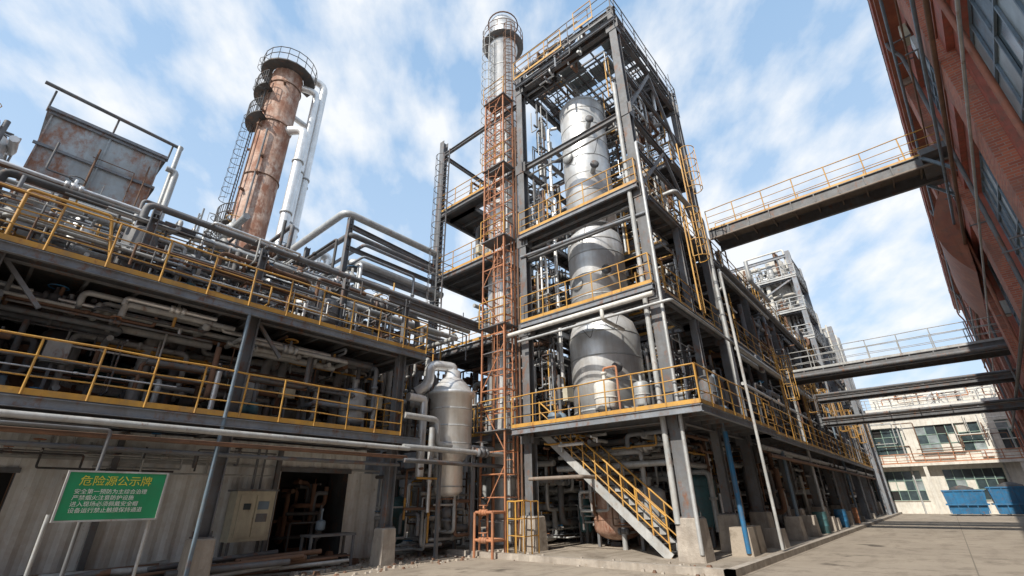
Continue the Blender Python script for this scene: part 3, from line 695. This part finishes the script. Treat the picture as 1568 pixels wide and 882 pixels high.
for z,a0,a1 in ((29.9,1.2,6.6),(27.6,2.0,3.7),(25.0,2.2,3.8),(16.6,2.1,3.9),(14.9,2.0,3.9)): ringplat(k,cx,cy,z,1.05,1.8,a0,a1,DARK,DARK)
for z0,z1,a in ((14.9,16.6,2.9),(16.6,25.0,2.6),(25.0,27.6,3.3),(27.6,29.9,2.9)):
    k.ladder(cx+1.35*math.cos(a),cy+1.35*math.sin(a),z0,z1,DARK,a)
R=random.Random(33)
for i in range(12):
    z=14+i*1.3; a=R.uniform(2,4.4); k.tube([(cx+.9*math.cos(a),cy+.9*math.sin(a),z),(cx+1.35*math.cos(a),cy+1.35*math.sin(a),z)],.09,RUSTPIPE,8)
k.tube([(cx-1.1,cy-.4,28.5),(cx-1.15,cy-.4,28.4),(cx-1.15,cy-.4,12)],.05,RUSTPIPE,8); k.tube([(cx-.7,cy-.95,24),(cx-.7,cy-.95,10)],.06,STEEL,8)
for dx,dy,top,rr in ((1.9,-.8,29.4,.25),(2.5,-.3,31.0,.28),(1.3,-1.8,24.8,.30),(2.9,.5,27.0,.2)):
    k.tube([(cx+dx*.3,cy+dy*.3,top),(cx+dx,cy+dy,top),(cx+dx,cy+dy,9)],rr,ALU,14)
    for zz in (12,14,18,22): k.lathe((cx+dx,cy+dy,zz),[(rr,-.05),(rr*1.25,-.05),(rr*1.25,.05),(rr,.05)],ALU2,14)
k.tube([(cx+1.2,cy-1.5,10),(cx+3.8,cy-1.5,10),(cx+3.8,cy-1.5,16.3),(cx+4.6,cy-1.5,16.3),(cx+4.6,cy-1.5,8)],.3,ALU,14)
k.done()

k=B('rusted_cladding_boiler')
x0,x1,y0,y1,z0,z1=-1.15,1.75,18,22,8.7,12.9
k.box(x0,x1,y0,y1,z0,z1,GREYBOX)
for x in (x0,x0+1.45,x1): k.bar((x,y0-.02,z0),(x,y0-.02,z1),.06,.04,GREYBOX)
for z in (z0,z0+1.5,z0+3.0,z1): k.bar((x0-.1,y0-.05,z),(x1+.1,y0-.05,z),.06,.09,EDGE); k.bar((x1+.06,y0,z),(x1+.06,y1,z),.1,.1,STEEL)
k.box(x0-.15,x1+.15,y0-.15,y1+.15,z1+.06,z1+.16,EDGE)
for x in (x0+.2,x1-.2):
    for y in (y0+.2,y1-.2): k.col(x,y,6.4,z0,STEEL,.2)
k.bar((x0-.1,y0-.1,z0-.1),(x1+.2,y0-.1,z0-.1),.15,.2,STEEL)
k.tube([(-1.6,17.7,13.7),(2.2,17.7,13.5)],.06,STEEL,10)
for x in (-1.3,.3,1.9): k.tube([(x,17.75,13.6),(x,17.95,12.9)],.03,STEEL,6)
k.tube([(2.1,17.6,13.5),(2.1,17.6,9)],.08,ALU2,10)
k.tube([(1.9,17.4,12.3),(2.2,17.4,12.3),(2.2,17.2,7)],.1,ALU2,10)
k.clutter(-5,-1.4,17,19.5,7.5,12.4,80,301,(.03,.11),[ALU,ALU2,STEEL,LIGHT]); k.clutter(-3,4,15.5,18,6.8,8.7,80,302,(.03,.09))
k.clutter(-1.1,1.7,17.7,17.9,9,12.4,8,304,(.015,.03),[STEEL,RUSTPIPE,LIGHT])
k.vessel(-2.0,18,8.5,11.3,.4,ALU); k.vessel(-3.0,18,8.5,11.6,.45,ALU2)
k.deck(-8,3.0,15.8,18,7.9,DARK,STEEL); k.rail([(-8,15.8,7.9),(3,15.8,7.9)],STEEL)
k.ladder(3.2,17,6.4,10,LIGHT,0)
k.done()
k=B('yellow_stair_rail'); k.tube([(-.6,13.0,6.4),(-.6,13.0,7.8),(.8,13,7.8),(1.1,13,6.5)],.035,YEL,8); k.tube([(-.6,13.0,7.2),(1,13,7.2)],.025,YEL,8); k.done()

# ---------------------------------------------------------------- walkways
def walkway(name,x,ya,yb,z,w,rm):
    k=B(name)
    for xx in (x-w/2,x+w/2): k.ib((xx,ya,z-.3),(xx,yb,z-.3),.16,.5,STEEL)
    k.box(x-w/2+.09,x+w/2-.09,min(ya,yb),max(ya,yb),z-.06,z-.03,PLANK)
    n=int(abs(yb-ya)/.9)
    for i in range(n+1):
        y=ya+(yb-ya)*i/n; k.bar((x-w/2,y,z-.2),(x+w/2,y,z-.2),.06,.12,PLANK)
        for xx in (x-w/2-.09,x+w/2+.09): k.bar((xx,y,z-.5),(xx,y,z-.08),.05,.03,STEEL)
    for xx in (x-w/2,x+w/2): k.rail([(xx,ya,z-.04),(xx,yb,z-.04)],rm,h=1.15,sp=1.3)
    return k
k=walkway('elevated_walkway',22.2,5.3,-3.8,13.8,1.5,YEL)
k.tube([(21.3,5.3,13.2),(21.3,-3.8,13.2)],.05,PLANK,10)
k.bar((21.5,5.5,12.0),(21.5,5.5,13.3),.25,.25,STEEL); k.bar((23,5.5,12.0),(23,5.5,13.3),.25,.25,STEEL)
k.done()
k=walkway('elevated_walkway',32,5.3,-4.4,8.4,1.4,LIGHT); k.tube([(31.1,5.3,8.0),(31.1,-4.4,8.0)],.1,STEEL,10); k.done()
k=B('pipe_bridge')
for z in (7.4,5.9):
    for x in (36,37.4): k.ib((x,5.3,z),(x,-4.7,z),.15,.22,STEEL)
    for i in range(5): k.tube([(36.2+i*.27,5.3,z+.3),(36.2+i*.27,-4.7,z+.3)],.08,[STEEL,ALU2,RUSTPIPE,LIGHT,STEEL][i],8)
    for i in range(6): k.bar((36,5-i*1.9,z+.1),(37.4,5-i*1.9,z+.1),.1,.1,STEEL)
for x in (36,37.4): k.col(x,4.9,0,7.7,STEEL,.25)
k.done()

# ---------------------------------------------------------------- brick factory
ang=math.radians(3.5); u=V((math.cos(ang),-math.sin(ang),0)); nn=V((-math.sin(ang),-math.cos(ang),0))
fr=(V((22,-3.85,0)),u,nn)
FP=lambda s_,d_,z_: fr[0]+u*s_+nn*d_+V((0,0,z_))
k=B('brick_factory_building')
ops=[(-31.2+8*i,-24.8+8*i) for i in range(8)]
k.facade(fr,36,18,[(1.5,6.2,ops),(7.6,11.4,ops),(12.9,16.6,ops)],REDWALL,.4,GLASS2,BLUEG,(7,3),0,.22,-34,REDWALL,(GLASS2,GLASS,BLUEG))
for i in range(9):
    sx=-32.0+8*i
    k.lbox(fr,sx-.55,sx+.55,-.35,-.003,0,17.2,BRICK); k.lbox(fr,sx-.65,sx+.65,-.42,0-.002,17.2,17.5,CONC)
k.lbox(fr,-34.5,36.5,-.55,.0-.004,17.5,17.9,BROWN); k.lbox(fr,-34.5,36.5,-.62,-.5,17.7,18.1,REDWALL)
k.lbox(fr,-34,36,.42,16,0,17.7,BRICK)
for z in (7.0,12.2): k.lbox(fr,-34,36,-.16,-.004,z-.35,z+.35,REDWALL); k.lbox(fr,-34,36,-.2,-.17,z+.2,z+.36,BROWN)
for z,dd,rr,m in ((16.9,-.45,.05,BLUEG),(11.7,-.42,.06,RUSTPIPE),(12.75,-.45,.05,BLUEG),(6.4,-.5,.07,STEEL),(9.6,-.45,.035,LIGHT),(14.8,-.42,.03,RUSTPIPE)):
    k.tube([FP(-20,dd,z),FP(35,dd,z)],rr,m,8)
for i in range(8):
    sx=-19.2+8*i; k.tube([FP(sx,-.3,.3),FP(sx,-.3,16.6),FP(sx,-.5,17.2),FP(sx,-.5,17.6)],.06,BROWN if i%2 else STEEL,8)
R=random.Random(8)
for i in range(26):
    sx=R.uniform(-16,34); z=R.uniform(7,16.5); k.bar(FP(sx,-.02,z),FP(sx,-.5,z),.04,.04,STEEL); 
    if i%3==0: k.lbox(fr,sx,sx+.5,-.2,-.01,z,z+.6,R.choice([BEIGE,STEEL,LIGHT]))
k.rail([FP(-34,-.5,18.1),FP(36,-.5,18.1)],DARK)
vs=[];fs=[];n=14
for i in range(n+1):
    t_=i/n; d_=-.05-1.1*math.sin(pi*t_*.9)**.8; z_=14.9-4.6*t_
    vs+=[FP(4.5,d_,z_),FP(12,d_*.8,z_-.4)]
    if i: o=2*(i-1); fs.append((o,o+1,o+3,o+2))
k.add(vs,fs,BROWN,True); 
a=len(vs); k.add([vs[i] for i in range(0,a,2)],[tuple(range(n+1))],BROWN)
k.lbox(fr,-1.3,1.6,-.9,0-.005,13.4,13.65,STEEL)
for ss in (-1.1,1.3): k.bar(FP(ss,-.9,13.4),FP(ss,-.05,12.3),.1,.1,BLUEG)
k.done()

# ---------------------------------------------------------------- white building
GF=weathered('green_frame',(.28,.42,.36),(.22,.35,.3))
k=B('white_office_building')
fr2=(V((66,10,0)),V((0,-1,0)),V((1,0,0)))
k.facade(fr2,30,10,[(1.2,4.0,[(4+6.2*i,8.4+6.2*i) for i in range(4)]),(5.6,8.3,[(3+6.2*i,8+6.2*i) for i in range(4)])],CREAM,.35,GLASS,GF,(6,3),0,.2,0,CONC,(GLASS2,VOID,CREAM))
k.box(66.4,80,-20,10,0,9.9,CREAM)
k.box(64.9,65.995,-20,10,4.4,4.65,CREAM); k.box(65.7,66.6,-20,10,10.0,10.3,WHITE)
k.rail([(65,10,4.65),(65,-20,4.65)],RED,r=.04,h=.9); k.rail([(66,10,10.3),(66,-20,10.3)],LIGHT,r=.04)
for y in (8,1,-6,-13): k.box(65,65.2,y-.15,y+.15,0,4.4,CREAM); k.tube([(65.9,y+1.2,0),(65.9,y+1.2,10)],.08,LIGHT,8)
for y in (5,-4,-10): k.box(65.3,65.95,y-.4,y+.4,5.0,5.6,WHITE)
k.box(70,78,-12,4,10,12.5,CREAM); k.lathe((69,-2,10),[(.9,0),(.9,1.6),(.3,2.1),(0,2.15)],WHITE,20)
k.clutter(66.5,70,-10,4,10.3,12.0,30,401,(.04,.08),[LIGHT,RUSTPIPE,RED]); k.clutter(65.2,65.9,-10,8,5,9.8,16,402,(.03,.05),[LIGHT,RUSTPIPE,CREAM])
k.done()
for i,(x,y,s_) in enumerate(((60,-1.0,1.0),(60.5,-4.2,1.1))):
    k=B('blue_waste_skip'); w2,h2=1.4*s_,2.0*s_
    k.add([(x-.9,y-w2*.85,.15),(x+.9,y-w2*.85,.15),(x+.9,y+w2*.85,.15),(x-.9,y+w2*.85,.15),(x-1.1,y-w2,h2),(x+1.1,y-w2,h2),(x+1.1,y+w2,h2),(x-1.1,y+w2,h2)],[(0,3,2,1),(0,1,5,4),(1,2,6,5),(2,3,7,6),(3,0,4,7)],BLUE)
    for z in (.9,h2): 
        for xx in (-1.12,1.12): k.bar((x+xx,y-w2*1.02,z),(x+xx,y+w2*1.02,z),.08,.12,BLUE)
    for j in range(5): k.bar((x-1.08,y-w2*.9+j*w2*.45,.2),(x-1.13,y-w2*.9+j*w2*.45,h2),.06,.08,BLUE)
    for yy in (-.8,.8): k.lathe((x-.9,y+yy,.12),[(0,0),(.12,0),(.12,.2),(0,.2)],DARK,10,(1,0,0))
    k.lathe((x,y,0),[(1.0,h2-.2),(.8,h2+.2),(.3,h2+.4),(0,h2+.45)],DARK,10)
    k.done()

# ---------------------------------------------------------------- world
wd=bpy.data.worlds.new("World"); bpy.context.scene.world=wd; wd.use_nodes=True; nt=wd.node_tree; nt.nodes.clear()
out=nt.nodes.new('ShaderNodeOutputWorld'); bg=nt.nodes.new('ShaderNodeBackground'); bg.inputs[1].default_value=.15
nt.links.new(bg.outputs[0],out.inputs[0])
sx,sy,el=-1,-.03,math.radians(42)
sky=nt.nodes.new('ShaderNodeTexSky'); sky.sky_type='NISHITA'; sky.sun_disc=False; sky.sun_elevation=el; sky.sun_rotation=math.atan2(sx,sy)
sky.dust_density=2.0; sky.air_density=1.0; sky.ozone_density=1.0
tc=nt.nodes.new('ShaderNodeTexCoord'); sp=nt.nodes.new('ShaderNodeSeparateXYZ'); nt.links.new(tc.outputs['Generated'],sp.inputs[0])
mz=nt.nodes.new('ShaderNodeMath'); mz.operation='ADD'; mz.inputs[1].default_value=.45
mx0=nt.nodes.new('ShaderNodeMath'); mx0.operation='MAXIMUM'; mx0.inputs[1].default_value=0; nt.links.new(sp.outputs[2],mx0.inputs[0]); nt.links.new(mx0.outputs[0],mz.inputs[0])
dv=[]
for i in (0,1):
    q=nt.nodes.new('ShaderNodeMath'); q.operation='DIVIDE'; nt.links.new(sp.outputs[i],q.inputs[0]); nt.links.new(mz.outputs[0],q.inputs[1]); dv.append(q.outputs[0])
cb=nt.nodes.new('ShaderNodeCombineXYZ'); nt.links.new(dv[0],cb.inputs[0]); nt.links.new(dv[1],cb.inputs[1])
mp=nt.nodes.new('ShaderNodeMapping'); mp.inputs['Rotation'].default_value=(0,0,-math.radians(45)); mp.inputs['Location'].default_value=(.55,.35,0)
nt.links.new(cb.outputs[0],mp.inputs[0])
mp2=nt.nodes.new('ShaderNodeMapping'); mp2.inputs['Scale'].default_value=(1.0,1.5,1); nt.links.new(mp.outputs[0],mp2.inputs[0])
n1=noise(nt,mp2.outputs[0],5.0,10,.54); n2=noise(nt,mp2.outputs[0],2.0,3,.5)
mu=nt.nodes.new('ShaderNodeMath'); mu.operation='MULTIPLY_ADD'; mu.inputs[1].default_value=.7; nt.links.new(n2,mu.inputs[0]); nt.links.new(n1,mu.inputs[2])
cf=ramp(nt,mu.outputs[0],.76,1.06,(0,0,0,1),(.9,.9,.9,1))
hz=mix(nt,.62,sky.outputs[0],(2.8,4.7,7.2))
hf=ramp(nt,sp.outputs[2],.0,.85,(.75,.75,.75,1),(.05,.05,.05,1))
hz=mix(nt,hf,hz,(5.1,6.1,7.2))
c_=mix(nt,cf,hz,(6.8,6.9,7.0)); nt.links.new(c_,bg.inputs[0])
sun=bpy.data.lights.new('sun','SUN'); sun.energy=4.9; sun.angle=math.radians(.5); sun.color=(1,.93,.82)
so=bpy.data.objects.new('sun',sun); bpy.context.scene.collection.objects.link(so)
hl=math.hypot(sx,sy); sd=V((sx/hl*math.cos(el),sy/hl*math.cos(el),math.sin(el)))
so.rotation_euler=sd.to_track_quat('Z','Y').to_euler()

# camera
yaw=math.radians(40.5); th=math.radians(24.9); ro=math.radians(.8)
h=V((math.cos(yaw),math.sin(yaw),0)); Rv=V((math.sin(yaw),-math.cos(yaw),0))
F=h*math.cos(th)+V((0,0,math.sin(th))); U=-h*math.sin(th)+V((0,0,math.cos(th)))
R2=Rv*math.cos(ro)-U*math.sin(ro); U2=U*math.cos(ro)+Rv*math.sin(ro)
cam=bpy.data.cameras.new('camera'); cam.sensor_width=36; cam.lens=16.2; cam.clip_end=2000
co=bpy.data.objects.new('camera',cam); bpy.context.scene.collection.objects.link(co)
M=Matrix((R2,U2,-F)).transposed().to_4x4(); M.translation=V((0,0,1.6)); co.matrix_world=M
bpy.context.scene.camera=co
sc=bpy.context.scene; sc.view_settings.view_transform='Standard'; sc.view_settings.look='None'; sc.view_settings.exposure=0
print('faces',sum(len(o.data.polygons) for o in bpy.data.objects if o.type=='MESH'))
